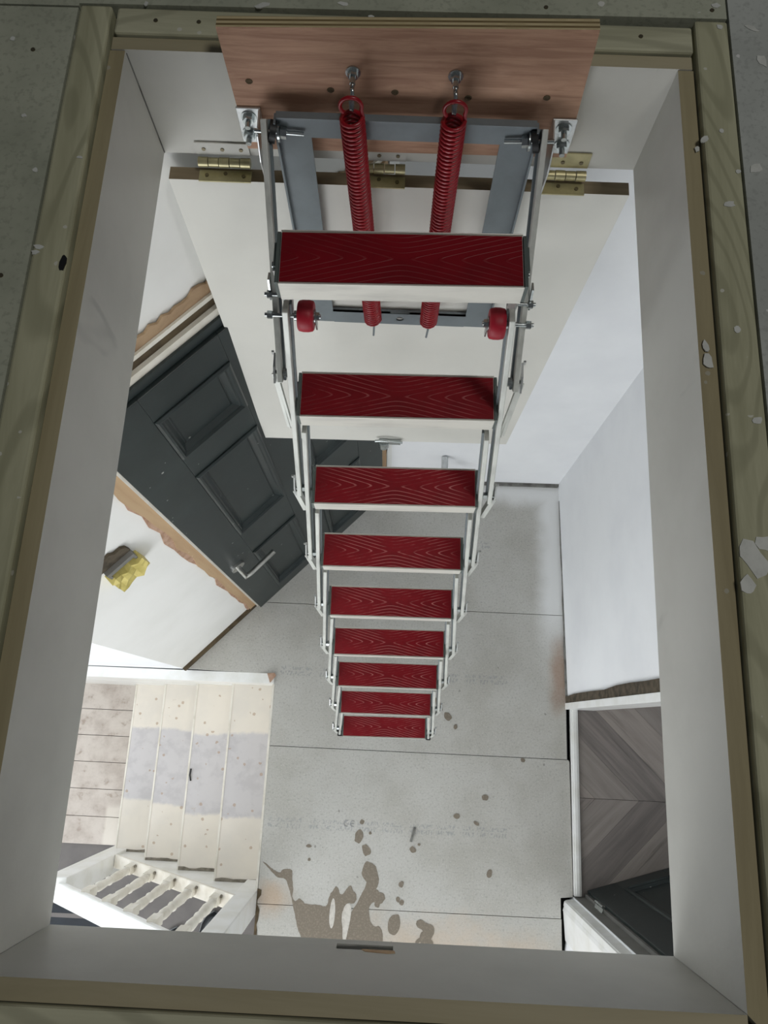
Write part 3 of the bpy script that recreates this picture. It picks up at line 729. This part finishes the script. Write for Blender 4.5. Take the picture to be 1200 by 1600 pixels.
lining('trim_11', [(x0 - .019, y1 + .0005, ZC), (x1 + .019, y1 + .0005, ZC), (x1 + .019, y1 + .021, ZC), (x0 - .019, y1 + .021, ZC), (x0 - .019, y1 + .0005, ZT + .002), (x1 + .019, y1 + .0005, ZT + .002), (x1 + .019, y1 + .021, ZT + .002), (x0 - .019, y1 + .021, ZT + .002)], 'white painted lining board behind the plywood at the ladder end', M['edge_x'])
part(MB().box(x0 - .0002, x0 + .0013, y1 - .0012, y1 + .0006, ZC + .001, ZT - .004).build('corner_joint', M['gap_grey'], COL.objects['trim_11']), 'open dark joint in the corner of the lining')
# near lining with a latch slot cut in it
m_ = MB(); sx0, sx1, sz0, sz1 = -.026, .041, ZC + .018, ZC + .040
def strip(a, b, za, zb): m_.hexa([(a, y0 - .021, za), (b, y0 - .021, za), (b, y0 - .0005, za), (a, y0 - .0005, za), (a, y0 - .021, zb), (b, y0 - .021, zb), (b, y0 - .0005, zb), (a, y0 - .0005, zb)])
strip(x0, sx0, ZC, ZT); strip(sx1, x1, ZC, ZT); strip(sx0, sx1, ZC, sz0); strip(sx0, sx1, sz1, ZT)
o = m_.build('trim_12', [M['lining'], M['edge_x']]); tag(o, 'white painted lining board on the near side of the hatch, with latch slot', 'hatch lining', kind='structure')
for p in o.data.polygons:
    if p.normal.z > .8 and p.center.z > ZT - .01: p.material_index = 1
part(MB().box(sx0 - .004, sx1 + .004, y0 - .034, y0 - .0215, sz0 - .004, sz1 + .004).build('latch_slot', M['dark_void'], o), 'dark latch slot cut in the lining')
part(MB().extr([(sx0 + .03, y0 - .0008, sz1), (sx1 + .001, y0 - .0008, sz1), (sx1 + .002, y0 - .0008, sz1 + .008), (sx1 - .008, y0 - .0008, sz1 + .011), (sx0 + .034, y0 - .0008, sz1 + .007)], (0, .0012, 0)).build('bare_chip', M['raw_wood'], o), 'bare wood chip above the latch slot')
# timber trimmers around the lining
def joist(n, a, b, c_, d, lab, mt, zt=ZT + .010):
    o = MB().box(a, b, c_, d, ZC + .015, zt).build('trim_%d' % n, mt, None, .003); return tag(o, lab, 'timber trimmer', kind='structure')
jl = joist(13, -.4475, -.403, -1.2, .632, 'grey-green timber trimmer along the left of the hatch', M['trimmer'])
jr = joist(14, .4045, .450, -1.2, .642, 'grey-green timber trimmer along the right of the hatch', M['trimmer'])
jt = joist(15, -.396, .4015, .588, .632, 'grey-green timber trimmer behind the plywood', M['trimmer_x'], ZT + .008)
jn = joist(16, -.396, .4015, -.64, -.589, 'timber trimmer at the near edge of the hatch', M['trimmer_x'], ZT + .008)
part(MB().prism(oval(-.4065, .222, .004, .012, 12, .2), ZT + .0085, ZT + .0105).build('dark_knot', M['black'], jl), 'dark knot hole in the timber')
# loft chipboard
lf_ = MB(); lf_.box(-1.8, -.449, -1.8, 1.8, ZC + .015, ZT - .012); lf_.box(.4515, 1.8, -1.8, 1.8, ZC + .015, ZT - .012); lf_.box(-.449, .4515, .645, 1.8, ZC + .015, ZT - .012); lf_.box(-.449, .4515, -1.8, -1.21, ZC + .015, ZT - .012); lf_.box(-.396, .4, -1.2, -.642, ZC + .015, ZT - .02)
lf_ = lf_.build('trim_17', M['dark_void']); tag(lf_, 'grey chipboard loft floor around the hatch', 'loft floor', kind='structure')
zt0, zt1 = ZT - .011, ZT + .010
for q, mt in (([(-1.8, -1.8), (-.4495, -1.8), (-.4495, .626), (-1.8, .612)], 'chip'), ([(.4525, -1.8), (1.8, -1.8), (1.8, 1.8), (.4525, 1.8)], 'chip_r'), ([(-1.8, .6155), (-.4495, .6295), (-.4495, .634), (.4495, .646), (.4495, 1.8), (-1.8, 1.8)], 'chip')):
    MB().prism(q, zt0, zt1).build('chipboard_panel', M[mt], lf_)
for x, y, rx, ry, ro in ((.438, .631, .004, .005, .3), (.482, .631, .010, .004, -.5), (.492, .575, .006, .010, .3), (.405, .443, .004, .007, -.9), (.398, .434, .003, .004, 0), (.428, .457, .0035, .0035, 0), (.468, .40, .009, .007, .4), (.445, .394, .003, .003, 0),
                         (.429, .344, .008, .004, .2), (.426, .166, .004, .006, 0), (.44, .048, .006, .004, .3), (.419, -.116, .014, .022, .5), (.412, -.149, .007, .012, .1), (.435, -.10, .010, .010, .4), (.391, .126, .006, .010, 0), (.389, .147, .004, .008, .2), (.436, .669, .007, .004, 0),
                         (-.464, .356, .003, .004, .2), (-.409, .378, .004, .002, 0), (-.44, .243, .006, .0035, 0), (-.443, .235, .005, .0035, 0), (-.493, .441, .003, .003, 0), (-.531, .567, .003, .004, 0), (-.356, .637, .003, .004, 0), (-.194, .641, .010, .005, .4), (-.083, .649, .007, .0035, -.2), (-.042, .628, .004, .003, 0)):
    zz_ = ZT + (.0022 if abs(x) < .404 and y < .56 else .0104)
    MB().prism(oval(x, y, rx, ry, 9, .28, ro), zz_ - .001, zz_ + .0005).build('paint_drip', M['drip'], lf_)
def screw(mb, c_, n, r=.0032):
    c_ = Vector(c_); n = Vector(n).normalized(); mb.cyl(c_ - n * .002, c_ + n * .0012, r, 10)
for x, y in ((-.48, .20), (-.50, .55), (.43, .66), (-.12, .66), (.20, .655), (.47, -.25), (-.47, -.3)):
    mb = MB(); screw(mb, (x, y, zt1), (0, 0, 1), .003); mb.build('screw', M['screw'], lf_)
for x, y in ((-.34, .61), (-.28, .61), (.33, .612)):
    mb = MB(); screw(mb, (x, y, ZT + .008), (0, 0, 1), .003); mb.build('screw', M['screw'], jt)

# ------------------------------------------------------------------ hatch flap hanging on its hinges
fp = root('hatch_flap', (0, .54, ZC - .02), 'white hatch panel hanging open below its brass hinges behind the ladder', 'hatch panel')
ft = [(-.374, .532, 2.262), (.380, .534, 2.262)]; fb = [(-.380, .508, 1.158), (.346, .510, 1.182)]
th = .024
pf = MB(); pf.hexa([fb[0], fb[1], (fb[1][0], fb[1][1] + th, fb[1][2]), (fb[0][0], fb[0][1] + th, fb[0][2]), ft[0], ft[1], (ft[1][0], ft[1][1] + th, ft[1][2]), (ft[0][0], ft[0][1] + th, ft[0][2])])
pf = pf.build('flap_board', [M['flap'], M['oak_edge']], fp)
for p in pf.data.polygons:
    if p.normal.z > .8: p.material_index = 1
for i, (xa, xb) in enumerate(((-.324, -.238), (-.072, .014), (.222, .306))):
    hg = MB(); hg.box(xa, xb, .5615, .5638, 2.287, 2.312 + (.006 if i == 2 else 0)); hl = hg.build('hinge', M['brass'] if i == 2 else M['lining'], fp); part(hl, 'brass butt hinge, upper leaf %s' % ('bare' if i == 2 else 'painted over'))
    kn = MB(); nk = 5
    for k in range(nk):
        kn.cyl((xa + (xb - xa) * (k + .04) / nk, .5545, 2.2775), (xa + (xb - xa) * (k + .96) / nk, .5545, 2.2775), .0074 if k % 2 else .0080, 14)
    kn.build('knuckle', M['brass'], hl)
    lw = MB(); lw.box(xa, xb, .529, .5505, 2.2622, 2.2645); lw.build('lower_leaf', M['brass'], hl)
    for k in range(3):
        xx = xa + (xb - xa) * (.15 + .35 * k)
        sc = MB(); screw(sc, (xx, .540 + (.004 if k == 1 else 0), 2.2648), (0, 0, 1)); sc.build('screw', M['screw'], hl)
        sc = MB(); screw(sc, (xx, .5612, 2.299), (0, -1, 0)); sc.build('screw', M['screw'], hl)
la = MB(); la.box(-.028, .030, .497, .5075, 1.172, 1.188); la.cyl((-.02, .500, 1.190), (-.02, .500, 1.155), .016, 16); la.cyl((-.02, .500, 1.156), (-.02, .500, 1.138), .010, 12); la.tube([(-.045, .498, 1.195), (-.025, .496, 1.205), (.0, .496, 1.202), (.035, .498, 1.190)], .004, 8)
part(la.build('latch', M['bolt'], fp), 'shiny metal catch at the bottom edge')

# ------------------------------------------------------------------ plywood mounting board
pb = root('plywood_board', (0, .554, 2.33), 'reddish plywood board fixed to the lining above the ladder', 'plywood board')
o = MB().hexa([(-.234, .5455, 2.322), (.262, .5455, 2.328), (.262, .5635, 2.328), (-.234, .5635, 2.322), (-.239, .5455, 2.537), (.254, .5455, 2.552), (.254, .5635, 2.552), (-.239, .5635, 2.537)]).build('board', [M['ply'], M['ply_edge']], pb)
for p in o.data.polygons:
    if abs(p.normal.y) < .5: p.material_index = 1
for x, z in ((-.21, 2.452), (-.096, 2.442), (-.005, 2.442), (.099, 2.437), (.209, 2.442)):
    mb = MB(); mb.tube([(x + .0042 * math.cos(a), .5453, z + .0036 * math.sin(a)) for a in [2 * PI * i / 10 for i in range(11)]], .0012, 5); mb.cyl((x, .5462, z), (x, .5450, z), .003, 10)
    part(mb.build('screw', M['brown_gap'], pb), 'dark countersunk screw head')

# ------------------------------------------------------------------ loft ladder
CX = .018
ld = root('loft_ladder', (CX, -.37, 0), 'concertina loft ladder with nine red treads, aluminium arms and red springs', 'ladder')
TR = [(.014, .319, 2.435, .024), (.016, .253, 2.144, .019), (.019, .186, 1.857, .019), (.019, .116, 1.570, .013), (.022, .039, 1.295, .013), (.022, -.042, 1.046, .013), (.022, -.120, .764, .011), (.020, -.202, .487, .011), (.018, -.286, .208, .015)]
TW, TD, THH = .3213, .0746, .038
# tread prototype in local coordinates: origin at the centre of the red mat's top
def tread_meshes():
    a = MB(); hw = TW / 2 + .0015; hd = TD / 2 + .002
    a.box(-hw, hw, -hd, hd, -.012, -.0018)
    a.box(-hw, hw, -hd - .0022, -hd, -THH, .0006)          # front flange
    a.box(-hw, hw, hd, hd + .0016, -THH, .0008)             # rear flange
    a.box(-hw, hw, -hd, -hd + .010, -THH, -THH + .002); a.box(-hw, hw, hd - .010, hd, -THH, -THH + .002)
    return a
proto = None
for k, (x, y, z, yaw) in enumerate(TR):
    c_ = Vector((x, y, z)) + Matrix.Rotation(yaw, 3, 'Z') @ Vector((0, -TD / 2, 0))
    if proto is None:
        tr = tread_meshes().build('tread', M['alu'], None, .0006, True)
        mt = MB().box(-TW / 2, TW / 2, -TD / 2, TD / 2, -.0018, 0).build('tread_mat', M['red_clean'], None, 0, True); mt.parent = tr; part(mt, 'red rubber mat embossed with wood grain')
        for s in (-1, 1):
            e = MB(); X0 = s * (TW / 2 + .0018)
            prof = [(-.040, .0012), (.034, .0012), (.0395, -.002), (.0395, -.010), (.031, -.013), (.029, -.024), (.020, -.034), (-.030, -.040), (-.040, -.036)]
            e.extr([(X0, p, q) for p, q in prof], (s * .0045, 0, 0)); e.extr([(X0, p, q) for p, q in [(-.012, -.004), (.025, -.006), (.022, -.026), (-.010, -.030)]], (s * .0085, 0, 0))
            e = e.build('end_cap', M['cap'], None, 0, True); e.parent = tr; part(e, 'grey-green plastic end cap')
        proto = tr; tr.location = place(c_); tr.rotation_euler = (0, 0, yaw); attach(tr, ld); kids = [q for q in COL.objects if q.parent == tr]
    else:
        tr = proto.copy(); COL.objects.link(tr); tr.parent = None; tr.location = place(c_); tr.rotation_euler = (0, 0, yaw); attach(tr, ld)
        for q in kids:
            d = q.copy(); COL.objects.link(d); d.parent = tr; d.matrix_parent_inverse.identity()
            if q is mt and k == 1: d.data = d.data.copy(); d.data.materials[0] = M['red_half']
            elif q is mt and k == 2: M_ = d.data = d.data.copy(); M_.materials[0] = M['red']
            elif q is mt: d.data = M_

ext = TR + [(.018, -.360, -.06, .012), (.018, -.43, -.33, .01)]
def yf(k): return ext[k][1] - TD
def bolt_x(mb, x, y, z, s, r=.006, l=.006): mb.cyl((x, y, z), (x + s * l, y, z), r, 6)
for s in (-1, 1):
    for k in range(0, 9):
        t_ = ext[k]
        if k == 0:
            top = Vector((CX - .008 + s * .2005, .505, 2.41)); bot = Vector((CX - .002 + s * .194, .238, 2.168))
        else:
            p_, n_ = ext[k - 1], ext[k + 1]
            top = Vector((p_[0] + s * .161, yf(k - 1) + .002, p_[2] - .088)); bot = Vector((n_[0] + s * .1915, yf(k + 1) + .027, n_[2] - .005))
        if k == 8:
            f_ = (top.z - (t_[2] - .075)) / (top.z - bot.z); bot = top + (bot - top) * f_
            FEET = globals().setdefault('FEET', []); FEET.append(bot.copy())
        d_ = (bot - top).normalized(); a_, b_ = top - d_ * .012, bot + d_ * (.014 if k < 8 else 0)
        mb = MB(); mb.bar(a_, b_, .0085, .024)
        br = mb.build('side_bar', M['alu_bar'], ld, .001)
        w_ = d_.cross(Vector((1, 0, 0))).normalized()
        mb = MB(); mb.bar(a_ + Vector((-s * .0062, 0, 0)) - w_ * .008, b_ + Vector((-s * .0062, 0, 0)) - w_ * .008, .0035, .0085)
        part(mb.build('bar_flange', M['steel_grey'], br), 'darker inner flange of the side bar')
        if k < 8:
            # joint at the bar's lower end: bolt, hook plate, short link to the next bar
            mb = MB(); mb.cyl(bot + Vector((-s * .017, 0, 0)), bot + Vector((s * .012, 0, 0)), .0042, 10); bolt_x(mb, bot.x - s * .0055, bot.y, bot.z, -s, .0078, .008)
            part(mb.build('joint_bolt', M['bolt'], br), 'bright bolt and nut')
            pl = MB(); X = bot.x + s * .0075
            q = [bot + d_ * .016 + w_ * .009, bot + d_ * .016 - w_ * .010, bot - d_ * .030 - w_ * .012, bot - d_ * .032 - w_ * .004, bot - d_ * .012 + w_ * .010]
            pl.extr([(X, v.y, v.z) for v in q], (s * .003, 0, 0)); pl.bar((X + s * .003, *(bot - d_ * .031 - w_ * .008)[1:]), (X + s * .007, *(bot - d_ * .031 - w_ * .008)[1:]), .003, .010, (0, 1, 0))
            part(pl.build('hook_plate', M['zinc'], br), 'zinc hook plate at the joint')
            lk = MB(); nx_ = ext[k + 1]; e_ = Vector((nx_[0] + s * .186, yf(k + 1) + .012, nx_[2] - .085)); st_ = Vector((X + s * .0015, bot.y + .004, bot.z - .004))
            lk.bar(st_ + w_ * .011, e_ + w_ * .009, .010, .003); lk.bar(st_, e_, .0025, .022)
            lk.build('link', M['alu_bar'], br, .0004)
        # tread pivot bolt
        mb = MB(); yc, zc = t_[1] - TD * .55, t_[2] - .02
        mb.cyl((t_[0] + s * (TW / 2 + .004), yc, zc), (t_[0] + s * (TW / 2 + .013), yc, zc), .0045, 10)
        mb.build('pivot_pin', M['bolt'], br)
    # top tread: hanger plate down to the top bar, two outer bolts
    hp = MB(); X = ext[0][0] + s * (TW / 2 + .007)
    hp.extr([(X, .262, 2.425), (X, .305, 2.425), (X, .33, 2.255), (X, .31, 2.232), (X, .29, 2.25)], (s * .003, 0, 0)); hp.build('hanger_plate', M['zinc'], ld)
    hb = MB()
    for yy, zz in ((.326, 2.262), (.30, 2.245)):
        hb.cyl((X, yy, zz), (X + s * .044, yy, zz), .0035, 8); hb.cyl((X + s * .032, yy, zz), (X + s * .040, yy, zz), .0065, 6)
    hb.extr([(X + s * .034, .35, 2.285), (X + s * .034, .335, 2.288), (X + s * .034, .322, 2.252), (X + s * .034, .332, 2.248)], (s * .003, 0, 0))
    part(hb.build('outer_bolt', M['bolt'], ld), 'bright bolts on the outside of the top arm')
    # roller
    ry, rz_ = yf(0) + .004, 2.335
    rc = CX + s * .1375
    rl = MB(); prof = [(-.0115, .0195), (-.010, .0215), (-.004, .0228), (.004, .0228), (.010, .0215), (.0115, .0195)]
    rl.tube([(rc + a, ry, rz_) for a, r in prof], [r for a, r in prof], 28); rl = rl.build('roller', M['roller'], ld); part(rl, 'red rubber roller')
    mb = MB(); mb.cyl((rc - s * .021, ry, rz_), (rc + s * .030, ry, rz_), .0035, 10); mb.cyl((rc - s * .012, ry, rz_), (rc - s * .0135, ry, rz_), .0105, 16); mb.cyl((rc - s * .0135, ry, rz_), (rc - s * .019, ry, rz_), .006, 6); mb.cyl((rc + s * .012, ry, rz_), (rc + s * .017, ry, rz_), .0075, 12)
    mb.extr([(rc - s * .0122, ry - .008, rz_), (rc - s * .0122, ry + .008, rz_), (rc - s * .0122, ry + .004, rz_ - .032), (rc - s * .0122, ry - .004, rz_ - .032)], (-s * .002, 0, 0))
    part(mb.build('roller_axle', M['bolt'], rl), 'zinc axle, washer and nut')
    # mounting bracket on the plywood
    bx = .012 + s * .2335; br = MB(); inner = bx - s * .020
    br.box(min(bx - s * .020, bx + s * .016), max(bx - s * .020, bx + s * .016), .5415, .545, 2.340, 2.407)
    br.extr([(inner, .5415, 2.407), (inner, .5415, 2.340), (inner, .512, 2.296), (inner, .496, 2.300), (inner, .488, 2.36), (inner, .50, 2.40)], (s * .0028, 0, 0))
    br = br.build('wall_bracket', M['zinc'], ld, .0008); part(br, 'zinc angle bracket bolted to the plywood')
    for zz, xo in ((2.391, -.001), (2.359, .003)):
        mb = MB(); X = bx + s * xo
        mb.cyl((X, .5415, zz), (X, .5398, zz), .0115, 18); mb.cyl((X, .5398, zz), (X, .532, zz), .0085, 6); mb.cyl((X, .533, zz), (X, .522, zz - .001), .0042, 10)
        part(mb.build('bracket_bolt', M['bolt'], br), 'zinc bolt with washer and nut')
    mb = MB(); X = CX - .008 + s * .2005
    mb.cyl((X - s * .006, .505, 2.405), (X - s * .015, .505, 2.403), .016, 16); part(mb.build('spacer', M['black'], ld), 'black spacer at the top pivot')
    mb = MB(); mb.cyl((X + s * .016, .505, 2.405), (X - s * .055, .507, 2.399), .0034, 8); mb.cyl((X - s * .018, .506, 2.402), (X - s * .021, .506, 2.402), .0135, 18); mb.cyl((X - s * .021, .506, 2.402), (X - s * .030, .506, 2.401), .0085, 6)
    part(mb.build('pivot_bolt', M['bolt'], ld), 'long zinc pivot bolt with nut')
# grey steel frame
fr = MB(); FX0, FX1 = -.174, .199; yfz = .513; FZ0, FZ1 = 1.858, 2.422
fr.box(FX0, FX1, yfz, yfz + .003, FZ1 - .036, FZ1); fr.box(FX0, FX1, yfz - .003, yfz + .009, FZ1, FZ1 + .003)
for s, X in ((1, FX0), (-1, FX1)):
    fr.box(min(X, X + s * .048), max(X, X + s * .048), yfz, yfz + .003, FZ0, FZ1 - .036)
    fr.box(min(X, X - s * .003), max(X, X - s * .003), yfz - .010, yfz + .008, FZ0, FZ1)
# bottom bar with a hole
cxh, czh, rh = .014, FZ0 + .022, .008; N_ = 16
zA, zB, xA, xB = FZ0, FZ0 + .044, cxh - .02, cxh + .02
fr.box(FX0 + .048, xA, yfz - .001, yfz + .003, zA, zB); fr.box(xB, FX1 - .048, yfz - .001, yfz + .003, zA, zB)
ring_o = []; ring_i = []
for i in range(N_):
    a = 2 * PI * i / N_; cx_, sx_ = math.cos(a), math.sin(a); m2 = max(abs(cx_), abs(sx_))
    ring_o.append((cxh + .02 * cx_ / m2, czh + .022 * sx_ / m2)); ring_i.append((cxh + rh * cx_, czh + rh * sx_))
for yy in (yfz - .001, yfz + .003):
    vo = [fr.bm.verts.new((a, yy, b)) for a, b in ring_o]; vi = [fr.bm.verts.new((a, yy, b)) for a, b in ring_i]
    for i in range(N_): fr.bm.faces.new((vo[i], vo[(i + 1) % N_], vi[(i + 1) % N_], vi[i]))
fr.box(FX0 + .048, FX1 - .048, yfz - .001, yfz + .008, zB - .002, zB)
part(fr.build('steel_frame', M['steel_grey'], ld), 'grey powder-coated steel frame against the hatch panel')
# springs
for xt, xb, xe in ((-.0625, -.041, -.063), (.0785, .0735, .078)):
    a_ = Vector((xt, .4915, 2.452)); b_ = Vector((xb, .4905, 1.908)); ax = (b_ - a_); L = ax.length; ax.normalize()
    u = Vector((1, 0, 0)); u = (u - ax * u.dot(ax)).normalized(); v = ax.cross(u)
    turns, per = 68, 14; R, rw = .0152, .0032; pts = []
    for i in range(turns * per + 1):
        t_ = i / (turns * per); an = 2 * PI * i / per
        pts.append(a_ + ax * L * t_ + (u * math.cos(an) + v * math.sin(an)) * R)
    mb = MB(); mb.tube(pts, rw, 6)
    for f_ in mb.bm.faces: f_.smooth = True
    sp = mb.build('spring', M['spring'], ld); part(sp, 'red coated tension spring')
    # hook loop at the top
    hk = MB(); c0 = a_ - ax * .018
    loop = [a_ + u * R] + [c0 + (u * math.cos(t_) - ax * math.sin(t_)) * .0150 for t_ in [-.4 + i * 4.3 / 14 for i in range(15)]]
    hk.tube(loop, .0028, 8); part(hk.build('spring_hook', M['spring'], sp), 'open red hook at the spring end')
    tl = MB(); tl.tube([b_ - ax * .01 + v * 0, b_ + ax * .02 + Vector((.001, -.002, 0)), b_ + ax * .058 + Vector((-.002 if xt < 0 else -.001, -.002, 0))], .0022, 8); part(tl.build('spring_tail', M['steel_grey'], sp), 'grey wire tail below the spring')
    ey = MB(); ze = 2.474
    ey.cyl((xe, .5455, ze), (xe, .5436, ze), .0105, 20); ey.cyl((xe, .5436, ze), (xe, .536, ze), .0072, 6); ey.cyl((xe, .536, ze), (xe, .524, ze), .0042, 10)
    ey.tube([(xe, .524, ze), (xe, .516, ze - .001)] + [(xe + .001 * math.sin(t_), .507 - .0095 * math.cos(t_ + PI), ze - .0085 + .0 + .0095 * math.sin(t_ + PI / 2) - .0) for t_ in [0 + i * 4.6 / 12 for i in range(13)]], .0032, 8)
    part(ey.build('eye_bolt', M['bolt'], ld), 'zinc hook bolt holding the spring')
# feet
for b in FEET:
    part(MB().box(b.x - .009, b.x + .009, b.y - .016, b.y + .016, b.z - .02, b.z + .004).build('foot', M['black'], ld, .002), 'black ladder foot')
